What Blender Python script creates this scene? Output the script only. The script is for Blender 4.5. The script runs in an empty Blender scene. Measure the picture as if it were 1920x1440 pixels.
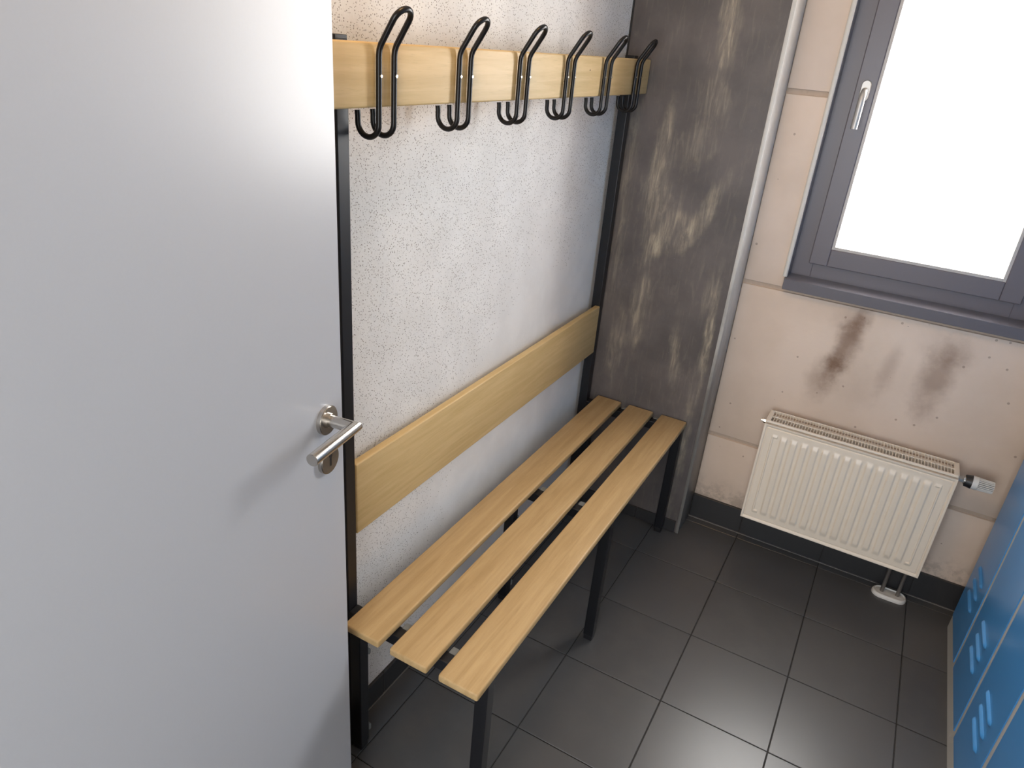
import bpy, bmesh, math, random
from mathutils import Vector, Matrix

random.seed(7)
scn = bpy.context.scene
COL = scn.collection

# ------------------------------------------------------------------ camera
cam_d = bpy.data.cameras.new('camera')
cam_d.sensor_width = 36.0
cam_d.lens = 1339.4 / 1920 * 36.0
cam_d.clip_start = 0.02
cam = bpy.data.objects.new('camera', cam_d)
COL.objects.link(cam)
R = Matrix(((0.86768523, -0.27648066, 0.41313532),
            (0.49062621, 0.34245451, -0.80125579),
            (0.08005168, 0.89793282, 0.43279137)))
cam.matrix_world = Matrix.Translation((0.8978, -2.1290, 1.6557)) @ R.to_4x4()
scn.camera = cam

# ------------------------------------------------------------------ view, world, lights
vs = scn.view_settings
vs.view_transform = 'Standard'
vs.look = 'None'
vs.gamma = 1.0
vs.use_curve_mapping = False
vs.exposure = 0.0

world = bpy.data.worlds.new('sky')
scn.world = world
world.use_nodes = True
wn = world.node_tree.nodes['Background']
wn.inputs['Color'].default_value = (1.0, 0.985, 0.96, 1)
wn.inputs['Strength'].default_value = 25.5

def area(name, loc, rot, sx, sy, power, color, portal=False):
    l = bpy.data.lights.new(name, 'AREA')
    l.shape = 'RECTANGLE'; l.size = sx; l.size_y = sy
    l.energy = power; l.color = color
    if portal: l.cycles.is_portal = True
    o = bpy.data.objects.new(name, l); COL.objects.link(o)
    o.location = loc; o.rotation_euler = rot
    return o
PI = math.pi
area('window_portal', (0.9625, 0.47, 1.63), (-PI/2, 0, 0), 0.70, 1.20, 1, (1, 1, 1), True)
area('changing_room_ceiling_lamp', (0.36, -1.3, 2.54), (0, 0, 0), 0.35, 0.35, 8.5, (1.0, 0.58, 0.23))
area('corridor_fill_light', (0.85, -3.58, 1.45), (PI/2, 0, 0), 1.5, 1.7, 56.0, (0.93, 0.96, 1.0))  # unseen fill lamp added behind the camera to brighten the window wall

# ------------------------------------------------------------------ helpers
def link(name, bm, mat, parent=None, smooth=None):
    me = bpy.data.meshes.new(name)
    bmesh.ops.recalc_face_normals(bm, faces=bm.faces[:])
    bm.to_mesh(me); bm.free()
    if mat: me.materials.append(mat)
    if smooth is not None:
        for p in me.polygons: p.use_smooth = True
        try: me.set_sharp_from_angle(angle=math.radians(smooth))
        except Exception: pass
    o = bpy.data.objects.new(name, me); COL.objects.link(o)
    if parent: o.parent = parent
    return o

def copy_obj(o, parent=None, loc=None):
    c = o.copy(); COL.objects.link(c); c.parent = parent
    if loc is not None: c.location = loc
    return c

def empty(name, loc=(0, 0, 0)):
    o = bpy.data.objects.new(name, None); COL.objects.link(o)
    o.location = loc; o.empty_display_size = 0.05
    return o

def tag(o, label=None, cat=None, group=None, kind=None):
    if label: o['label'] = label
    if cat: o['category'] = cat
    if group: o['group'] = group
    if kind: o['kind'] = kind
    return o

def box(bm, x0, x1, y0, y1, z0, z1, bev=0.0, seg=2):
    r = bmesh.ops.create_cube(bm, size=1.0)
    vs_ = r['verts']
    for v in vs_:
        v.co = Vector((x0 + (v.co.x + .5) * (x1 - x0), y0 + (v.co.y + .5) * (y1 - y0), z0 + (v.co.z + .5) * (z1 - z0)))
    if bev > 0:
        es = list({e for v in vs_ for e in v.link_edges})
        bmesh.ops.bevel(bm, geom=es, offset=bev, segments=seg, profile=0.5, affect='EDGES')
    return bm

def B(*a, **k): return box(bmesh.new(), *a, **k)

def cyl(bm, p0, p1, r, n=24, r2=None):
    p0 = Vector(p0); p1 = Vector(p1); d = p1 - p0
    q = d.to_track_quat('Z', 'Y').to_matrix().to_4x4()
    m = Matrix.Translation((p0 + p1) / 2) @ q
    bmesh.ops.create_cone(bm, cap_ends=True, segments=n, radius1=r, radius2=r if r2 is None else r2, depth=d.length, matrix=m)
    return bm

def tube(bm, pts, r, n=12):
    pts = [Vector(p) for p in pts]
    rings = []; prev = None
    for i, p in enumerate(pts):
        t = (pts[min(i + 1, len(pts) - 1)] - pts[max(i - 1, 0)]).normalized()
        if prev is None:
            a = Vector((0, 0, 1)) if abs(t.z) < .9 else Vector((0, 1, 0))
            u = t.cross(a).normalized()
        else:
            u = (prev - t * prev.dot(t)).normalized()
        prev = u; w = t.cross(u)
        rings.append([bm.verts.new(p + (u * math.cos(2 * PI * k / n) + w * math.sin(2 * PI * k / n)) * r) for k in range(n)])
    for a, b in zip(rings, rings[1:]):
        for k in range(n): bm.faces.new((a[k], a[(k + 1) % n], b[(k + 1) % n], b[k]))
    bm.faces.new(rings[0][::-1]); bm.faces.new(rings[-1])
    return bm

# ------------------------------------------------------------------ materials
class NT:
    def __init__(s, name):
        s.m = bpy.data.materials.new(name); s.m.use_nodes = True
        s.t = s.m.node_tree; s.p = s.t.nodes['Principled BSDF']
    def n(s, typ, **kw):
        nd = s.t.nodes.new(typ)
        for k, v in kw.items(): setattr(nd, k, v)
        return nd
    def l(s, a, b): s.t.links.new(a, b)
    def setin(s, nd, i, v):
        if hasattr(v, 'is_linked') or isinstance(v, bpy.types.NodeSocket): s.l(v, nd.inputs[i])
        else: nd.inputs[i].default_value = v
    def math(s, op, a, b=0.0, c=None, clamp=False):
        nd = s.n('ShaderNodeMath', operation=op, use_clamp=clamp)
        s.setin(nd, 0, a); s.setin(nd, 1, b)
        if c is not None: s.setin(nd, 2, c)
        return nd.outputs[0]
    def pos(s):
        if not hasattr(s, '_pos'): s._pos = s.n('ShaderNodeNewGeometry').outputs['Position']
        return s._pos
    def xyz(s):
        if not hasattr(s, '_xyz'):
            q = s.n('ShaderNodeSeparateXYZ'); s.l(s.pos(), q.inputs[0]); s._xyz = q.outputs
        return s._xyz
    def map(s, scale=(1, 1, 1), loc=(0, 0, 0), vec=None):
        m = s.n('ShaderNodeMapping'); m.inputs['Scale'].default_value = scale; m.inputs['Location'].default_value = loc
        s.l(vec or s.pos(), m.inputs['Vector']); return m.outputs[0]
    def noise(s, scale=5, detail=4, rough=.5, vec=None, dist=0.0):
        nd = s.n('ShaderNodeTexNoise'); nd.inputs['Scale'].default_value = scale; nd.inputs['Detail'].default_value = detail
        nd.inputs['Roughness'].default_value = rough; nd.inputs['Distortion'].default_value = dist
        s.l(vec or s.pos(), nd.inputs['Vector']); return nd.outputs[0]
    def voro(s, scale, vec=None):
        nd = s.n('ShaderNodeTexVoronoi'); nd.inputs['Scale'].default_value = scale
        s.l(vec or s.pos(), nd.inputs['Vector']); return nd.outputs
    def ramp(s, v, a, b, c0=0.0, c1=1.0):
        nd = s.n('ShaderNodeMapRange'); nd.interpolation_type = 'SMOOTHSTEP'; s.l(v, nd.inputs[0])
        nd.inputs[1].default_value = a; nd.inputs[2].default_value = b; nd.inputs[3].default_value = c0; nd.inputs[4].default_value = c1
        return nd.outputs[0]
    def mix(s, f, a, b):
        nd = s.n('ShaderNodeMix', data_type='RGBA')
        s.setin(nd, 0, f)
        for i, v in ((6, a), (7, b)):
            if isinstance(v, tuple): nd.inputs[i].default_value = (*v, 1) if len(v) == 3 else v
            else: s.l(v, nd.inputs[i])
        return nd.outputs[2]
    def color(s, v):
        if isinstance(v, tuple): s.p.inputs['Base Color'].default_value = (*v, 1)
        else: s.l(v, s.p.inputs['Base Color'])
    def bump(s, h, strength=.3, dist=.002):
        nd = s.n('ShaderNodeBump'); nd.inputs['Strength'].default_value = strength; nd.inputs['Distance'].default_value = dist
        s.l(h, nd.inputs['Height']); s.l(nd.outputs[0], s.p.inputs['Normal'])
    # soft ellipse mask in two of the position's axes, edges warped by noise
    def ell(s, ax, ca, cb, ra, rb, ang=0.0, warp=None, soft=.6):
        X = s.xyz(); a = s.math('SUBTRACT', X[ax[0]], ca); b = s.math('SUBTRACT', X[ax[1]], cb)
        c, d = math.cos(ang), math.sin(ang)
        u = s.math('ADD', s.math('MULTIPLY', a, c / ra), s.math('MULTIPLY', b, d / ra))
        v = s.math('ADD', s.math('MULTIPLY', a, -d / rb), s.math('MULTIPLY', b, c / rb))
        r = s.math('SQRT', s.math('ADD', s.math('MULTIPLY', u, u), s.math('MULTIPLY', v, v)))
        if warp is not None: r = s.math('ADD', r, warp)
        return s.ramp(r, 1.0 - soft, 1.0 + soft * .6, 1.0, 0.0)

def simple(name, col, rough=.5, metal=0.0, bumpscale=0, bstr=.1, bdist=.0005, var=0.0, spec=.5, coat=0.0):
    t = NT(name)
    t.p.inputs['Roughness'].default_value = rough
    t.p.inputs['Metallic'].default_value = metal
    t.p.inputs['Specular IOR Level'].default_value = spec
    t.p.inputs['Coat Weight'].default_value = coat
    t.p.inputs['Coat Roughness'].default_value = .15
    n = t.noise(max(bumpscale, 6), 3)
    k = 1 - var
    t.color(t.mix(n, tuple(c * (k if var else 1) for c in col), tuple(min(1, c * (1 + var)) for c in col)))
    if bumpscale: t.bump(t.noise(bumpscale, 4), bstr, bdist)
    return t.m

def m_plaster():
    t = NT('pitted_white_plaster')
    big = t.noise(2.2, 3); fine = t.noise(140, 5, .65)
    v1 = t.voro(290)
    rnd = t.n('ShaderNodeSeparateColor'); t.l(v1[1], rnd.inputs[0])
    X = t.xyz()
    dens = t.math('ADD', t.ramp(X[2], .65, 1.4, -.12, .50), t.ramp(X[1], -1.1, -.2, .30, -.22))
    dens = t.math('ADD', dens, t.math('MULTIPLY', t.math('SUBTRACT', big, .5), .7))
    on = t.math('LESS_THAN', rnd.outputs[0], dens)
    size = t.math('MULTIPLY', t.math('ADD', rnd.outputs[1], .45), .30)
    pit = t.math('MULTIPLY', t.math('LESS_THAN', v1[0], size), on)
    col = t.mix(t.ramp(t.noise(9, 4), .35, .7), (.77, .765, .755), (.83, .825, .815))
    col = t.mix(t.math('MULTIPLY', pit, .78), col, (.16, .13, .11))
    t.color(col)
    t.p.inputs['Roughness'].default_value = .8
    h = t.math('SUBTRACT', t.math('MULTIPLY', fine, .8), t.math('MULTIPLY', pit, 1.0))
    t.bump(h, .5, .0020)
    return t.m

def m_blocks():
    t = NT('peach_painted_block')
    w = t.math('MULTIPLY', t.math('SUBTRACT', t.noise(16, 4, .6), .5), 1.5)
    base = t.mix(t.ramp(t.noise(5, 4), .3, .7), (.66, .54, .445), (.73, .605, .51))
    XZ = (0, 2)
    spots = [(.845, .84, .036, .12, -.22, .80), (.805, .71, .045, .08, -.3, .45), (1.125, .80, .048, .13, -.12, .60), (.985, .78, .022, .09, -.1, .32),
             (.84, .93, .05, .05, 0, .28), (1.13, .90, .07, .05, 0, .22), (.93, .70, .07, .07, 0, .14)]
    m = None
    for a, b, ra, rb, ang, k in spots:
        e = t.math('MULTIPLY', t.ell(XZ, a, b, ra, rb, ang, w, .9), k)
        m = e if m is None else t.math('ADD', m, e, clamp=True)
    col = t.mix(m, base, (.215, .13, .085))
    # small scuffs and chips
    v = t.voro(55); r = t.n('ShaderNodeSeparateColor'); t.l(v[1], r.inputs[0])
    chip = t.math('MULTIPLY', t.math('LESS_THAN', v[0], t.math('MULTIPLY', r.outputs[1], .22)), t.math('LESS_THAN', r.outputs[0], .10))
    col = t.mix(t.math('MULTIPLY', chip, .55), col, (.20, .13, .09))
    X = t.xyz()
    dirt = t.math('MULTIPLY', t.ramp(X[2], .10, .22, .5, 0), t.ramp(t.noise(22, 5, .7), .42, .62))
    col = t.mix(dirt, col, (.24, .19, .15))
    t.color(col); t.p.inputs['Roughness'].default_value = .55
    t.bump(t.math('ADD', t.noise(70, 5, .6), t.math('MULTIPLY', t.noise(12, 3), 1.5)), .25, .002)
    return t.m

def m_pillar():
    t = NT('smeared_dark_concrete')
    st = t.noise(1, 6, .65, vec=t.map((55, 20, 9)), dist=.8)
    st2 = t.noise(1, 5, .7, vec=t.map((150, 20, 12)), dist=.4)
    base = t.mix(t.ramp(t.noise(6, 5, .6), .3, .7), (.080, .071, .071), (.125, .110, .107))
    w = t.math('MULTIPLY', t.math('SUBTRACT', t.noise(14, 4, .6), .5), 1.6)
    XZ = (0, 2)
    sm = [(.30, 1.83, .030, .22, .05, .9), (.205, 1.10, .035, .11, -.35, .9), (.165, 1.33, .025, .17, -.05, .75), (.175, 1.20, .05, .16, 0, .5), (.31, 1.155, .03, .10, -.55, .85),
          (.255, 1.17, .05, .035, 0, .7), (.36, 1.27, .02, .09, -.5, .4), (.27, 1.42, .06, .10, -.7, .35), (.43, .80, .016, .20, .03, .95), (.405, .95, .022, .08, 0, .4),
          (.175, .85, .03, .16, 0, .55), (.33, .70, .02, .14, .1, .45), (.11, .70, .03, .16, 0, .35), (.06, 1.2, .03, .35, 0, .3), (.30, 1.55, .05, .10, 0, .35), (.42, .35, .02, .25, 0, .55), (.12, 1.95, .05, .12, -.5, .4)]
    m = None
    for a, b, ra, rb, ang, k in sm:
        e = t.math('MULTIPLY', t.ell(XZ, a, b, ra, rb, ang, w, .8), k)
        m = e if m is None else t.math('MAXIMUM', m, e)
    s = t.ramp(st, .38, .66); s2 = t.ramp(st2, .35, .65, .45, 1.0)
    mm = t.math('MULTIPLY', t.math('MULTIPLY', m, t.math('ADD', t.math('MULTIPLY', s, .75), .3)), s2)
    mm = t.math('ADD', mm, t.math('MULTIPLY', t.ramp(st, .5, .8), .16), clamp=True)
    col = t.mix(mm, base, (.44, .385, .29))
    v = t.voro(75); r = t.n('ShaderNodeSeparateColor'); t.l(v[1], r.inputs[0])
    dot = t.math('MULTIPLY', t.math('LESS_THAN', v[0], t.math('MULTIPLY', r.outputs[1], .18)), t.math('LESS_THAN', r.outputs[0], .05))
    col = t.mix(t.math('MULTIPLY', dot, .7), col, (.5, .47, .42))
    t.color(col)
    t.p.inputs['Roughness'].default_value = .48
    t.bump(t.math('ADD', t.noise(90, 4), st), .15, .0012)
    return t.m

def m_strip():
    t = NT('zinc_grey_corner_profile')
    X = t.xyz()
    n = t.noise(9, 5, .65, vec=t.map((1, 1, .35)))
    low_dark = t.ramp(t.math('ADD', X[2], t.math('MULTIPLY', t.math('SUBTRACT', n, .5), 1.3)), .35, 1.05, .85, 0.0)  # blends to a darker tone towards the bottom, with a noisy edge
    t.color(t.mix(low_dark, t.mix(t.noise(30, 4), (.52, .52, .505), (.62, .62, .60)), (.11, .105, .098)))
    t.p.inputs['Roughness'].default_value = .38
    t.bump(t.noise(60, 4), .15, .0008)
    return t.m

def m_tile():
    t = NT('anthracite_floor_tile')
    oi = t.n('ShaderNodeObjectInfo').outputs['Random']
    n = t.noise(11, 5, .6); f = t.noise(420, 3, .7)
    a = t.mix(oi, (.070, .070, .072), (.085, .084, .085))
    b = t.mix(t.ramp(n, .35, .75), a, (.084, .083, .083))
    t.color(b)
    t.p.inputs['Roughness'].default_value = .31
    t.bump(f, .12, .0006)
    return t.m

def m_wood(name, a=(.40, .265, .118), b=(.53, .37, .185), shift=0.0, knot=None):
    t = NT(name)
    oi = t.n('ShaderNodeObjectInfo').outputs['Random']
    g = t.noise(1, 6, .6, vec=t.map((60, 3.5, 60), (shift, shift, 0)), dist=.5)
    g2 = t.noise(1, 4, .7, vec=t.map((330, 22, 330)))
    f = t.ramp(g, .20, .80)
    col = t.mix(f, a, b)
    col = t.mix(t.math('MULTIPLY', t.ramp(g2, .54, .72), .26), col, tuple(c * .62 for c in a))
    if knot:
        e = t.ell((1, 2), knot[0], knot[1], .0035, .0022, 0, None, .4)
        col = t.mix(t.math('MULTIPLY', e, .85), col, (.06, .03, .015))
    t.color(col)
    t.p.inputs['Roughness'].default_value = .50
    t.p.inputs['Specular IOR Level'].default_value = .35
    t.p.inputs['Coat Weight'].default_value = .06
    t.p.inputs['Coat Roughness'].default_value = .25
    t.bump(g2, .06, .0004)
    return t.m

def m_steel():
    t = NT('brushed_stainless_steel')
    t.color((.56, .53, .49)); t.p.inputs['Metallic'].default_value = 1
    t.p.inputs['Roughness'].default_value = .24
    t.bump(t.noise(1, 3, vec=t.map((900, 40, 900))), .06, .0002)
    return t.m

M = dict(
    plaster=m_plaster(), block=m_blocks(), pillar=m_pillar(), tile=m_tile(), steel=m_steel(),
    wood=m_wood('clear_lacquered_beech'), board=m_wood('pale_lacquered_beech', (.53, .375, .165), (.66, .49, .25), 5.0, knot=(-.272, 1.601)),
    door=simple('pale_grey_door_paint', (.48, .505, .555), .33, bumpscale=260, bstr=.06, bdist=.0004, var=.015),
    paint=simple('plain_wall_paint', (.62, .60, .56), .8, bumpscale=80, var=.03),
    ceil=simple('ceiling_paint', (.70, .69, .66), .9, bumpscale=60, var=.02),
    black=simple('black_powder_coat', (.006, .0065, .009), .38, bumpscale=500, bstr=.05, bdist=.0002, var=.05),
    wire=simple('black_plastic_coating', (.008, .007, .007), .30, bumpscale=0, spec=.35),
    clip=simple('grey_plastic', (.16, .17, .17), .5, var=.05),
    screw=simple('zinc_screw', (.75, .74, .72), .25, metal=1.0),
    frame=simple('anthracite_window_paint', (.135, .125, .145), .36, bumpscale=300, bstr=.05, bdist=.0003, var=.03),
    sill=simple('anthracite_sill_laminate', (.125, .12, .14), .30, bumpscale=300, bstr=.04, bdist=.0002, var=.03, spec=.5),
    mortar=simple('painted_mortar_joint', (.50, .40, .32), .7, bumpscale=120, bstr=.3, bdist=.001, var=.12),
    bead=simple('white_plaster_bead', (.66, .64, .60), .5, bumpscale=90, bstr=.25, bdist=.001, var=.06),
    gasket=simple('pale_glazing_gasket', (.50, .48, .46), .45, var=.03),
    alu=simple('satin_silver_metal', (.50, .49, .47), .42, metal=.6, var=.02),
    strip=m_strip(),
    skirt=simple('anthracite_skirting_tile', (.030, .030, .032), .42, bumpscale=300, bstr=.08, bdist=.0005, var=.08),
    grout=simple('dark_grout', (.026, .025, .024), .85, bumpscale=400, bstr=.3, bdist=.0006, var=.2),
    caulk=simple('dusty_joint', (.16, .15, .14), .8, bumpscale=200, var=.25),
    rad=simple('cream_radiator_enamel', (.84, .75, .63), .34, bumpscale=30, bstr=.05, bdist=.0006, var=.02),
    fin=simple('shade_dark_radiator_inside', (.03, .024, .02), .8, var=.2),  # near-black fins: shade of the grille slots put into the colour
    blue=simple('blue_locker_enamel', (.058, .27, .62), .28, bumpscale=350, bstr=.05, bdist=.0003, var=.04, coat=.2),
    lgrey=simple('light_grey_locker_frame', (.50, .49, .46), .42, bumpscale=300, bstr=.05, bdist=.0003, var=.02),
    white=simple('white_plastic', (.72, .71, .68), .35, var=.02),
    dark=simple('black_plastic', (.012, .012, .014), .4),
    pipe=simple('scuffed_pipe', (.30, .28, .26), .35, metal=.7, var=.1),
)
def m_glass():
    t = NT('clear_window_glass')
    t.t.nodes.remove(t.p)
    tr = t.n('ShaderNodeBsdfTransparent'); gl = t.n('ShaderNodeBsdfGlossy'); gl.inputs['Roughness'].default_value = .02
    lw = t.n('ShaderNodeLayerWeight'); fr = t.math('MULTIPLY_ADD', t.math('POWER', lw.outputs['Facing'], 5.0), .9, .04)
    mx = t.n('ShaderNodeMixShader'); t.l(fr, mx.inputs[0]); t.l(tr.outputs[0], mx.inputs[1]); t.l(gl.outputs[0], mx.inputs[2])
    out = [n for n in t.t.nodes if n.type == 'OUTPUT_MATERIAL'][0]
    t.l(mx.outputs[0], out.inputs[0])
    return t.m
M['glass'] = m_glass()

# ------------------------------------------------------------------ room
WY = 0.345      # window wall
PY, PX = 0.19, 0.4736   # pillar front face and free edge
RX = 1.92       # right wall behind lockers
NY = -2.22      # wall with the doorway
CZ = 2.60

def S(name, bm, mat, parent=None, smooth=None):
    o = link(name, bm, mat, parent, smooth)
    if parent is None: o['kind'] = 'structure'
    return o

# floor: grout bed + tiles
floor = S('floor', B(-.02, RX + .02, NY - 1.5, WY + .02, -.06, -.0025), M['grout'])
xs = [.001, .0735, .3735, .6735, .9735, 1.2735, 1.5735, 1.8735, RX]
ys = [WY, .3, 0, -.3, -.6, -.9, -1.2, -1.5, -1.8, -2.1, NY - .3, NY - .6, NY - .9, NY - 1.2]
cache = {}
g = .0016
for i in range(len(xs) - 1):
    for j in range(len(ys) - 1):
        x0, x1, y1, y0 = xs[i], xs[i + 1], ys[j], ys[j + 1]
        w, d = x1 - x0 - 2 * g, y1 - y0 - 2 * g
        key = (round(w, 4), round(d, 4))
        loc = ((x0 + x1) / 2, (y0 + y1) / 2, random.uniform(-.0004, .0004))
        if key in cache: copy_obj(cache[key], floor, loc)
        else:
            o = link('tile', B(-w / 2, w / 2, -d / 2, d / 2, -.008, 0, bev=.0009, seg=1), M['tile'], floor)
            o.location = loc; cache[key] = o

S('ceiling', B(-.1, RX + .1, NY - 1.5, WY + .2, CZ, CZ + .08), M['ceil'])
S('wall_left', B(-.12, 0, NY - 1.5, WY + .2, 0, CZ), M['plaster'])
S('wall_right', B(RX, RX + .12, NY - 1.5, WY + .2, 0, CZ), M['paint'])

# wall with the doorway behind the camera, and the corridor's far wall
bm = bmesh.new()
box(bm, 0, .255, NY - .10, NY, 0, CZ); box(bm, 1.20, RX, NY - .10, NY, 0, CZ); box(bm, .255, 1.20, NY - .10, NY, 2.06, CZ)
S('wall_front', bm, M['paint'])
S('wall_corridor', B(0, RX, NY - 1.5, NY - 1.4, 0, CZ), M['paint'])
bm = bmesh.new()
for a, b in ((.225, .262), (1.193, 1.23)): box(bm, a, b, NY - .112, NY + .0, 0, 2.09, bev=.002)
box(bm, .225, 1.23, NY - .112, NY, 2.053, 2.09, bev=.002)
S('trim_3', bm, M['frame'])

# window wall: recessed core, block courses proud of it
OX0, OX1, OZ0, OZ1 = .606, 1.320, .985, 2.215
wb = bmesh.new()
y0c, y1c = WY + .009, WY + .42
box(wb, 0, OX0, y0c, y1c, 0, CZ); box(wb, OX1, RX, y0c, y1c, 0, CZ)
box(wb, OX0, OX1, y0c, y1c, 0, OZ0); box(wb, OX0, OX1, y0c, y1c, OZ1, CZ)
wall = S('wall_back', wb, M['mortar'])
cour = [0, .379, .977, 1.583, 2.183, CZ]
jg = .0075
for k in range(5):
    a, b = cour[k] + (jg if k else 0), cour[k + 1] - (jg if k < 4 else 0)
    if k < 2:
        b2 = min(b, OZ0)
        link('block', box(bmesh.new(), PX + .001, RX, WY, WY + .05, a, b2, bev=.0035, seg=2), M['block'], wall, 40)
    elif k == 4:
        link('block', box(bmesh.new(), PX + .001, RX, WY, WY + .05, max(a, OZ1), b, bev=.0035, seg=2), M['block'], wall, 40)
    else:
        link('block', box(bmesh.new(), PX + .001, OX0 - .001, WY, WY + .05, a, b, bev=.0035, seg=2), M['block'], wall, 40)
        link('block', box(bmesh.new(), OX1 + .001, RX, WY, WY + .05, a, b, bev=.0035, seg=2), M['block'], wall, 40)

# pillar
pil = S('wall_pillar', B(0.0, PX - .004, PY, WY + .02, 0, CZ, bev=.0015, seg=1), M['pillar'])
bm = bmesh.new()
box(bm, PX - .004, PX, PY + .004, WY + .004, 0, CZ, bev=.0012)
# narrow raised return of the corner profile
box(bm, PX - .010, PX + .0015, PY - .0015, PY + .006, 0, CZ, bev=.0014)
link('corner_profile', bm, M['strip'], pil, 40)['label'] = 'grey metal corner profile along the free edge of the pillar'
bm = bmesh.new()
tube(bm, [(.002, PY - .001, 0.0), (.002, PY - .001, CZ)], .0035, 8)
S('trim_1', bm, M['grout'])

# skirting tiles
sk = empty('baseboard_left'); sk['kind'] = 'structure'
for k in range(10):
    a, b = WY - .155 - .3 * k, WY - .155 - .3 * (k + 1)
    link('skirting_tile', B(.0, .009, max(b, NY) + .0012, a - .0012, .003, .079, bev=.0012, seg=1), M['skirt'], sk)
link('joint', B(0, .0105, NY, PY, -.001, .004), M['caulk'], sk)
link('joint', B(0, .0075, NY, PY, 0, .0775), M['grout'], sk)
sk = empty('baseboard_back'); sk['kind'] = 'structure'
xx = PX + .001
for x1 in (.6735, .9735, 1.2735, 1.5735, RX):
    link('skirting_tile', B(xx + .0012, x1 - .0012, WY - .010, WY + .001, .003, .104, bev=.0012, seg=1), M['skirt'], sk); xx = x1
link('joint', B(PX, RX, WY - .0125, WY, -.001, .0035), M['caulk'], sk)
link('joint', B(PX, RX, WY - .0085, WY, 0, .1025), M['grout'], sk)
sk = empty('baseboard_pillar'); sk['kind'] = 'structure'
for a, b in ((.02, .30), (.30, PX - .014)):
    link('skirting_tile', B(a + .001, b - .001, PY - .006, PY + .001, .003, .052, bev=.001, seg=1), M['skirt'], sk)

# ------------------------------------------------------------------ window
win = empty('window_1', (0.9625, .40, 1.03)); win['kind'] = 'structure'
win_inv = Matrix.Translation(-win.location)
def W(name, bm, mat, parent=win, smooth=None, label=None):
    if parent is win: bm.transform(win_inv)
    o = link(name, bm, mat, parent, smooth)
    if label: o['label'] = label
    return o
def ring(bm, x0, x1, z0, z1, w, y0, y1, bev=.0015):
    box(bm, x0, x0 + w, y0, y1, z0, z1, bev=bev); box(bm, x1 - w, x1, y0, y1, z0, z1, bev=bev)
    box(bm, x0 + w - .0005, x1 - w + .0005, y0, y1, z0, z0 + w, bev=bev); box(bm, x0 + w - .0005, x1 - w + .0005, y0, y1, z1 - w, z1, bev=bev)
    return bm
# fixed frame
W('window_frame', ring(bmesh.new(), OX0 + .004, OX1 - .003, 1.0185, OZ1, .064, .408, .475), M['frame'])
W('sash', ring(bmesh.new(), .661, 1.268, 1.068, OZ1 - .045, .0575, .394, .460, bev=.003), M['frame'])
W('glazing_gasket', ring(bmesh.new(), .7170, 1.2120, 1.1240, OZ1 - .101, .0105, .3965, .430, bev=.0018), M['gasket'], label='pale double glazing bead around the pane')
W('pane', B(.729, 1.200, .424, .428, 1.134, OZ1 - .111), M['glass'])
# reveal linings
bm = bmesh.new()
box(bm, OX0 - .002, OX0 + .006, WY + .004, .41, 1.018, OZ1)
box(bm, OX1 - .006, OX1 + .002, WY + .004, .41, 1.018, OZ1)
box(bm, OX0, OX1, WY + .004, .41, OZ1 - .006, OZ1 + .002)
W('reveal', bm, M['frame'])
bm = bmesh.new()
for sx in (OX0 - .002, OX1 + .002):
    pts = [(sx, WY - .001, 1.022), (sx, WY - .001, OZ1)]
    tube(bm, pts, .0072, 14)
tube(bm, [(OX0 - .004, WY - .001, OZ1), (OX1 + .004, WY - .001, OZ1)], .0072, 14)
W('plaster_bead', bm, M['bead'], smooth=50, label='rounded off-white plaster bead along the window reveal')
# sill
bm = bmesh.new()
box(bm, OX0 + .002, OX1 + .008, WY - .032, .409, .986, 1.021, bev=.0012, seg=1)
W('window_sill', bm, M['sill'])
# handle
hb = bmesh.new()
hx, hy = .690, .394
# oval rosette
n = 28
vt = []
for yy, sc in ((hy, 1.0), (hy - .008, 1.0), (hy - .010, .88)):
    ringv = []
    for k in range(n):
        a = 2 * PI * k / n
        ringv.append(hb.verts.new((hx + math.cos(a) * .0135 * sc, yy, 1.603 + (math.copysign(.016, math.sin(a)) if abs(math.sin(a)) > 1e-6 else 0) + math.sin(a) * .0135 * sc)))
    vt.append(ringv)
for a, b in zip(vt, vt[1:]):
    for k in range(n): hb.faces.new((a[k], a[(k + 1) % n], b[(k + 1) % n], b[k]))
hb.faces.new(vt[-1]); hb.faces.new(vt[0][::-1])
hb.transform(win_inv)
wh = link('window_handle', hb, M['alu'], win, 40)
gb = bmesh.new()
pts = [(hx, hy - .008, 1.603), (hx, hy - .022, 1.603), (hx, hy - .033, 1.599), (hx, hy - .040, 1.588), (hx, hy - .042, 1.570), (hx, hy - .041, 1.54), (hx, hy - .040, 1.51), (hx, hy - .040, 1.497)]
tube(gb, pts, .0088, 16)
for v in gb.verts:
    if v.co.z < 1.58: v.co.x = hx + (v.co.x - hx) * 1.10
gb.transform(win_inv)
link('grip', gb, M['alu'], wh, 40)

# ------------------------------------------------------------------ door
u = Vector((.15, -.9887, 0)); nrm = Vector((.9887, .15, 0))
door = link('door_1', B(0, .86, -.040, 0, 0.012, 2.045, bev=.0012, seg=1), M['door'])
door['kind'] = 'structure'
D0 = Vector((.1335, -1.2855, 0))
mw = Matrix((( u.x, nrm.x, 0, D0.x), (u.y, nrm.y, 0, D0.y), (0, 0, 1, 0), (0, 0, 0, 1)))
door.matrix_world = mw
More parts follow.
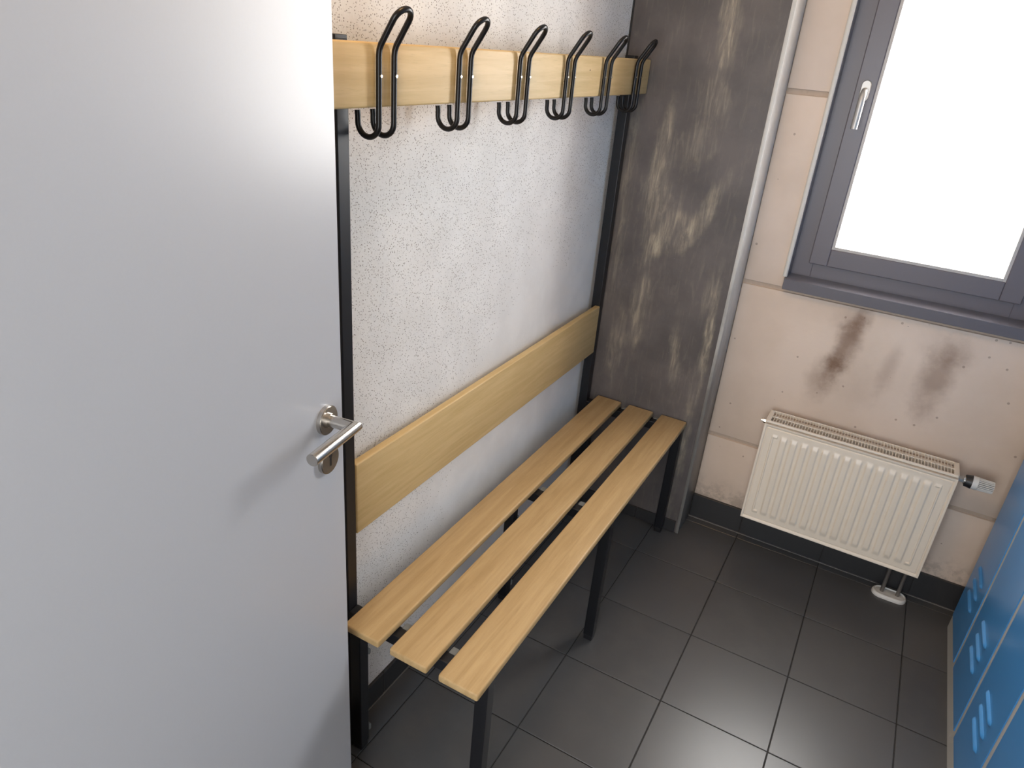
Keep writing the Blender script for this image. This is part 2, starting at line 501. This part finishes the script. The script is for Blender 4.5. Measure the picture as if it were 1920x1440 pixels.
# in door space: x from the free edge to the hinge, y out of the visible face
rb = .052
hz = 1.054
def hardware(sy, parent):
    s = 1 if sy > 0 else -1
    o = 0 if sy > 0 else -.040
    bm = bmesh.new()
    cyl(bm, (rb, o, hz), (rb, o + s * .0085, hz), .026, 40)
    es = [e for e in bm.edges if all(abs(v.co.y - (o + s * .0085)) < 1e-5 for v in e.verts)]
    bmesh.ops.bevel(bm, geom=es, offset=.0015, segments=2, affect='EDGES')
    rose = link('handle_rose', bm, M['steel'], parent, 35)
    bm = bmesh.new()
    # neck and lever mitred at the corner
    r = .0105; c = Vector((rb, o + s * .056, hz)); nn = 28
    rings = []
    for k in range(nn):
        a = 2 * PI * k / nn
        ca, sa = math.cos(a) * r, math.sin(a) * r
        # neck start ring (axis y): offsets x=ca, z=sa ; mitre ring: y=c.y - s*... ; lever end ring (axis x)
        rings.append((Vector((rb + ca, o + s * .006, hz + sa)), Vector((rb + ca, c.y - s * ca * 1.0, hz + sa)), Vector((rb + .118, c.y - s * ca, hz + sa))))
    R0 = [bm.verts.new(q[0]) for q in rings]; R1 = [bm.verts.new(q[1]) for q in rings]; R2 = [bm.verts.new(q[2]) for q in rings]
    for A_, B_ in ((R0, R1), (R1, R2)):
        for k in range(nn): bm.faces.new((A_[k], A_[(k + 1) % nn], B_[(k + 1) % nn], B_[k]))
    bm.faces.new(R0); bm.faces.new(R2)
    es = [e for e in bm.edges if all(abs(v.co.x - (rb + .118)) < 1e-5 for v in e.verts)]
    bmesh.ops.bevel(bm, geom=es, offset=.0008, segments=2, affect='EDGES')
    cyl(bm, (rb, o + s * .008, hz), (rb, o + s * .013, hz), .0135, 28)
    link('door_handle', bm, M['steel'], parent, 35)['label'] = 'brushed steel lever bent at a right angle'
    kz = hz - .078
    bm = bmesh.new()
    cyl(bm, (rb, o, kz), (rb, o + s * .0085, kz), .026, 40)
    es = [e for e in bm.edges if all(abs(v.co.y - (o + s * .0085)) < 1e-5 for v in e.verts)]
    bmesh.ops.bevel(bm, geom=es, offset=.0015, segments=2, affect='EDGES')
    kr = link('keyhole_rose', bm, M['steel'], parent, 35)
    bm = bmesh.new(); box(bm, rb - .0018, rb + .0018, o + s * .0075 if s > 0 else o - .0092, o + s * .0092 if s > 0 else o - .0075, kz - .011, kz + .009)
    cyl(bm, (rb, o + s * .007, kz + .009), (rb, o + s * .0092, kz + .009), .0042, 16)
    link('keyhole', bm, M['dark'], kr)
hardware(1, door); hardware(-1, door)
link('lock_plate', B(-.0008, .001, -.030, -.010, .93, 1.16), M['steel'], door)
for z in (.25, 1.05, 1.8):
    bm = bmesh.new(); cyl(bm, (.868, .004, z - .05), (.868, .004, z + .05), .009, 16)
    link('hinge', bm, M['steel'], door, 35)

# ------------------------------------------------------------------ changing bench with coat rail
bench = empty('changing_bench', (.22, -.52, 0))
tag(bench, 'black framed changing bench with beech seat slats, backrest and a rail of six coat hooks', 'bench')
BI = Matrix.Translation(-bench.location)
def P(name, bm, mat, parent=bench, smooth=None, label=None):
    bm.transform(BI)
    o = link(name, bm, mat, parent, smooth)
    if label: o['label'] = label
    return o
ZS = .4757; YN, YF = -1.2347, .183; SW, SG = .0961, .0295; S1 = .0749
fy = [(-1.182, -1.152), (-.510, -.480), (.1497, .1797)]
T = .020
for k in range(3):
    x0 = S1 + k * (SW + SG)
    P('seat_slat', B(x0, x0 + SW, YN, YF, ZS - T, ZS, bev=.0045, seg=3), M['wood'], smooth=30)
P('backrest', B(.0262, .0462, -1.1515, .1492, .6531, .8315, bev=.0035, seg=3), M['board'], smooth=30)
P('coat_rail', B(.0655, .0859, YN - .005, .1845, 1.5365, 1.6345, bev=.0035, seg=3), M['board'], smooth=30)
# uprights
UX0, UX1 = .006, .0285
for a, b in (fy[0], fy[2]):
    up = P('upright', B(.012, .0438, a, b, 0.0, 1.637, bev=.002), M['black'])
    P('end_cap', B(.0125, .0433, a + .0005, b - .0005, 1.635, 1.642, bev=.001), M['dark'], up)
    P('rail_spacer', B(.0430, .0660, a + .003, b - .003, 1.545, 1.626, bev=.002), M['black'], up)
for i, (a, b) in enumerate(fy):
    xo = .034 if i == 1 else 0.0      # the middle frame has no upright, its rear leg stands under the slat
    rl = P('leg', B(.0440 + xo, .0745 + xo, a, b, .018, ZS - T - .003, bev=.002), M['black'])
    P('foot', B(.0455 + xo, .0730 + xo, a + .0015, b - .0015, 0, .020, bev=.003), M['dark'], rl)
    fl = P('leg', B(.3870, .4175, a, b, .018, ZS - T - .003, bev=.002), M['black'])
    P('foot', B(.3885, .4160, a + .0015, b - .0015, 0, .020, bev=.003), M['dark'], fl)
    cb = P('crossbar', B(.0745 + xo, .3870, a, b, ZS - T - .034, ZS - T - .003, bev=.002), M['black'])
    for xc in (S1 + SW + SG / 2, S1 + 2 * SW + SG * 1.5):
        P('clip', B(xc - .012, xc + .012, b - .004, b + .016, ZS - T - .020, ZS - T - .001, bev=.003), M['clip'], cb, label='grey plastic slat clip')
    P('screw_cap', B(.062 + xo, .077 + xo, b - .001, b + .007, .310, .326, bev=.003), M['clip'], rl)
    P('screw_cap', B(.064 + xo, .077 + xo, b - .001, b + .007, .050, .070, bev=.003), M['clip'], rl)
# hooks
def arc(c, r, a0, a1, n, ax1, ax2):
    c = Vector(c); return [c + Vector(ax1) * math.cos(a0 + (a1 - a0) * k / n) * r + Vector(ax2) * math.sin(a0 + (a1 - a0) * k / n) * r for k in range(n + 1)]
def hook_bm():
    bm = bmesh.new(); r = .0050; xw = .0925; h = .0200
    def wire(s):
        # from the tip of the J (behind, below the rail) to the bend above the rail
        p = []
        R_ = .0225; zc = 1.5105
        p += [Vector((xw - 2 * R_ - .001, s * h, 1.529)), Vector((xw - 2 * R_ , s * h, 1.520))]
        p += arc((xw - R_, s * h, zc), R_, PI, 2 * PI, 14, (1, 0, 0), (0, 0, 1))
        p += [Vector((xw, s * h, 1.54)), Vector((xw, s * h, 1.615))]
        # rounded bend outward
        p += [Vector((xw + .001, s * h, 1.624)), Vector((xw + .004, s * h, 1.632))]
        return p
    a = wire(-1); b = wire(1)
    d = Vector((.55, 0, .835)).normalized()
    e0 = a[-1] + d * .044; e1 = b[-1] + d * .044
    c = (e0 + e1) / 2
    loop = [c + Vector((0, -1, 0)) * math.cos(t) * h + d * math.sin(t) * h for t in [PI * k / 12 for k in range(13)]]
    pts = a + loop + b[::-1]
    tube(bm, pts, r, 12)
    return bm
hk = None
for i in range(6):
    yc = .0685 - i * .2365
    if hk is None:
        hk = link('coat_hook', hook_bm(), M['wire'], bench, 60)
        sc = bmesh.new(); cyl(sc, (.0965, 0, 1.5855), (.0985, 0, 1.5855), .0026, 12)
        scr = link('screw', sc, M['screw'], hk, 40)
        scr.location = (0, -.0200, 0)
        c2 = copy_obj(scr, hk, (0, .0200, 0))
        hk.location = (-bench.location.x, yc - bench.location.y, 0)
        first = (scr, c2)
    else:
        h = copy_obj(hk, bench, (-bench.location.x, yc - bench.location.y, 0))
        for s_ in first: copy_obj(s_, h, s_.location)

# ------------------------------------------------------------------ radiator
rad = empty('panel_radiator', (.97, .26, .16))
tag(rad, 'cream ribbed panel radiator on the wall under the window', 'radiator')
RI = Matrix.Translation(-rad.location)
def Q(name, bm, mat, parent=rad, smooth=None, label=None, kind=None):
    bm.transform(RI)
    o = link(name, bm, mat, parent, smooth)
    if label: o['label'] = label
    if kind: o['kind'] = kind
    return o
X0, X1, Z0, Z1, FY, BY = .676, 1.264, .1615, .548, .205, .305
def sstep(a, b, x):
    t = max(0, min(1, (x - a) / (b - a))); return t * t * (3 - 2 * t)
NX, NZ = 400, 110
bm = bmesh.new()
pitch = (X1 - X0 - .044) / 16
grid = []
zl, zh = Z0 + .040, Z1 - .040
for iz in range(NZ + 1):
    z = Z0 + (Z1 - Z0) * iz / NZ
    row = []
    for ix in range(NX + 1):
        x = X0 + (X1 - X0) * ix / NX
        q = (x - X0 - .022) / pitch
        h = 0.0
        if 0 <= q <= 16:
            f = q - math.floor(q)
            dd = abs(f - .5)
            rib = 1 - sstep(.20, .40, dd)
            env = sstep(zl - .012, zl + .010, z) * (1 - sstep(zh - .010, zh + .012, z))
            h = rib * env * .0052
            if q < 1 or q > 15:      # the outermost ribs are narrow square brackets
                fb = f if q < 1 else 1 - f
                bar = 1 - sstep(.05, .12, abs(fb - .42))
                tick = (1 - sstep(.003, .006, min(abs(z - zl), abs(z - zh)))) * (1 - sstep(.20, .27, abs(fb - .62)))
                inside = sstep(zl - .005, zl - .001, z) * (1 - sstep(zh + .001, zh + .005, z))
                h = max(bar * inside, tick) * .0034
        # lip around the panel
        e = min(x - X0, X1 - x, z - Z0, Z1 - z)
        lip = .0022 * sstep(.009, .006, e) if e < .009 else 0
        lip = .0024 * (1 - sstep(.0055, .0085, e)) - .0030 * math.exp(-((e - .0098) / .0018) ** 2)
        row.append(bm.verts.new((x, FY - h - lip + .002, z)))
    grid.append(row)
for iz in range(NZ):
    for ix in range(NX):
        bm.faces.new((grid[iz][ix], grid[iz][ix + 1], grid[iz + 1][ix + 1], grid[iz + 1][ix]))
# thickness: skirt back
edge = [grid[0][i] for i in range(NX + 1)] + [grid[j][NX] for j in range(1, NZ + 1)] + [grid[NZ][i] for i in range(NX - 1, -1, -1)] + [grid[j][0] for j in range(NZ - 1, 0, -1)]
back = [bm.verts.new((v.co.x, FY + .014, v.co.z)) for v in edge]
for k in range(len(edge)):
    k2 = (k + 1) % len(edge); bm.faces.new((edge[k], edge[k2], back[k2], back[k]))
bm.faces.new(back)
Q('front_panel', bm, M['rad'], smooth=35)
Q('back_panel', B(X0 + .004, X1 - .004, BY - .014, BY, Z0 + .004, Z1 - .004, bev=.003), M['rad'])
for a in (X0, X1 - .0035):
    Q('side_panel', B(a, a + .0035, FY + .012, BY, Z0 + .012, Z1 + .012, bev=.0015), M['rad'])
bm = bmesh.new()
nb = 60
gx0, gx1 = X0 + .014, X1 - .014
zt = Z1 + .012
for k in range(nb + 1):
    x = gx0 + (gx1 - gx0) * k / nb
    box(bm, x - .0011, x + .0011, FY + .012, BY - .002, zt - .0035, zt - .0005)
for y in (FY + .048,):
    box(bm, gx0, gx1, y - .0022, y + .0022, zt - .0030, zt)
box(bm, X0 + .003, gx0 + .001, FY + .005, BY, zt - .006, zt, bev=.0015); box(bm, gx1 - .001, X1 - .003, FY + .005, BY, zt - .006, zt, bev=.0015)
box(bm, X0 + .003, X1 - .003, FY + .004, FY + .013, zt - .008, zt - .0005, bev=.0015); box(bm, X0 + .003, X1 - .003, BY - .005, BY, zt - .010, zt, bev=.001)
Q('grille', bm, M['rad'], kind='stuff')
bm = bmesh.new()
for k in range(72):
    x = X0 + .02 + (X1 - X0 - .04) * k / 71
    for y0_, y1_ in ((FY + .018, FY + .046), (FY + .054, BY - .018)):
        box(bm, x - .0006, x + .0006, y0_, y1_, Z0 + .03, Z1 - .028)
box(bm, X0 + .01, X1 - .01, FY + .0465, FY + .0535, Z0 + .02, Z1 - .03)
Q('convector_fins', bm, M['fin'], kind='stuff', label='convector sheets inside the radiator, coloured dark for the slot shade')
for x in (X0 + .09, X1 - .09):
    Q('wall_bracket', B(x - .015, x + .015, BY, WY, Z0 + .06, Z1 - .03, bev=.002), M['rad'])
bm = bmesh.new(); cyl(bm, (X0 - .012, FY + .06, Z1 - .018), (X0 + .002, FY + .06, Z1 - .018), .0095, 8); cyl(bm, (X0 - .020, FY + .06, Z1 - .018), (X0 - .012, FY + .06, Z1 - .018), .006, 12)
Q('vent_plug', bm, M['steel'])
vy, vz = .245, .549
vz = .536
bm = bmesh.new()
cyl(bm, (X1 - .002, vy, vz), (X1 + .018, vy, vz), .010, 6); cyl(bm, (X1 + .018, vy, vz), (X1 + .024, vy, vz), .0125, 24)
tv = Q('thermostatic_valve', bm, M['steel'], smooth=30)
bm = bmesh.new(); cyl(bm, (X1 + .022, vy, vz), (X1 + .040, vy, vz), .0185, 32, r2=.0215)
Q('valve_collar', bm, M['dark'], tv, 30)
bm = bmesh.new()
cyl(bm, (X1 + .040, vy, vz), (X1 + .056, vy, vz), .0215, 32, r2=.0210)
bi = bmesh.new(); cyl(bi, (X1 + .056, vy, vz), (X1 + .0975, vy, vz), .0170, 32, r2=.0160)
Q('knob_core', bi, M['clip'], tv, 30)
for k in range(20):
    a = 2 * PI * k / 20
    p = Vector((0, math.cos(a), math.sin(a)))
    q0 = Vector((X1 + .057, vy, vz)) + p * .0185; q1 = Vector((X1 + .0985, vy, vz)) + p * .0172
    cyl(bm, q0, q1, .0019, 6)
Q('thermostat_knob', bm, M['white'], tv, 30, label='white ribbed thermostat knob')
for px_, py_ in ((1.190, .285), (1.240, .289)):
    bm = bmesh.new(); tube(bm, [(px_, py_, 0), (px_, py_, .10), (px_ - .004, py_ - .012, .13), (px_ - .005, py_ - .016, Z0 + .03)], .0065, 12)
    Q('pipe', bm, M['pipe'], smooth=40)
bm = bmesh.new()
n = 40; prof = [(1.0, 0), (1.0, .006), (.93, .012), (.80, .014), (.72, .010), (.60, .011)]
rg = []
for s, z in prof:
    rr = []
    for k in range(n):
        a = 2 * PI * k / n; cx = math.copysign(.026, math.cos(a)) if abs(math.cos(a)) > 1e-6 else 0
        rr.append(bm.verts.new((1.215 + cx + math.cos(a) * .030 * s, .286 + math.sin(a) * .030 * s, z)))
    rg.append(rr)
for a, b in zip(rg, rg[1:]):
    for k in range(n): bm.faces.new((a[k], a[(k + 1) % n], b[(k + 1) % n], b[k]))
bm.faces.new(rg[-1]); bm.faces.new(rg[0][::-1])
Q('pipe_collar', bm, M['white'], smooth=50, label='white oval cover where the pipes enter the floor')

# ------------------------------------------------------------------ lockers
LX = 1.401; LY1 = .2325; LH = 1.80
loc = empty('locker_cabinet', (LX + .24, -.35, 0))
tag(loc, 'tall locker cabinet with blue doors and light grey frame beside the radiator', 'locker')
LI = Matrix.Translation(-loc.location)
def K(name, bm, mat, parent=loc, smooth=None):
    bm.transform(LI); return link(name, bm, mat, parent, smooth)
seams = [LY1 + .0035, -.0295, -.3150, -.5960, -.8800]
LYE = seams[-1] - .009
bm = bmesh.new()
box(bm, LX, LX + .48, LYE, LY1, 0, LH, bev=.0015)
K('carcass', bm, M['lgrey'])
for k in range(4):
    y1 = seams[k] - .0125; y0 = seams[k + 1] + .0125
    if k == 0: y1 = LY1 - .007
    bm = bmesh.new(); box(bm, LX - .0025, LX + .001, y0, y1, .060, LH - .03, bev=.0011, seg=2)
    d = K('locker_door', bm, M['blue'])
    yc = (y0 + y1) / 2 - .004
    for zc in (.2135, .2605, .3075, 1.48, 1.527, 1.574):
        bm = bmesh.new()
        NN = 20; rows = []
        prof = [(-.0075, 0), (-.0060, .0045), (-.0020, .0070), (.0030, .0060), (.0070, .0)]
        for i in range(NN + 1):
            t = i / NN; y = yc - .060 + .120 * t
            e = min(1, min(t, 1 - t) / .14); e = math.sqrt(max(0, 1 - (1 - e) ** 2))
            rows.append([bm.verts.new((LX - .0024 - h * e, y, zc + dz * (.4 + .6 * e))) for dz, h in prof])
        for a, b in zip(rows, rows[1:]):
            for q in range(len(prof) - 1): bm.faces.new((a[q], a[q + 1], b[q + 1], b[q]))
        K('louvre', bm, M['blue'], d, 60)
    bm = bmesh.new(); cyl(bm, (LX - .012, y0 + .035, 1.02), (LX, y0 + .035, 1.02), .011, 20)
    K('door_lock', bm, M['steel'], d, 35)
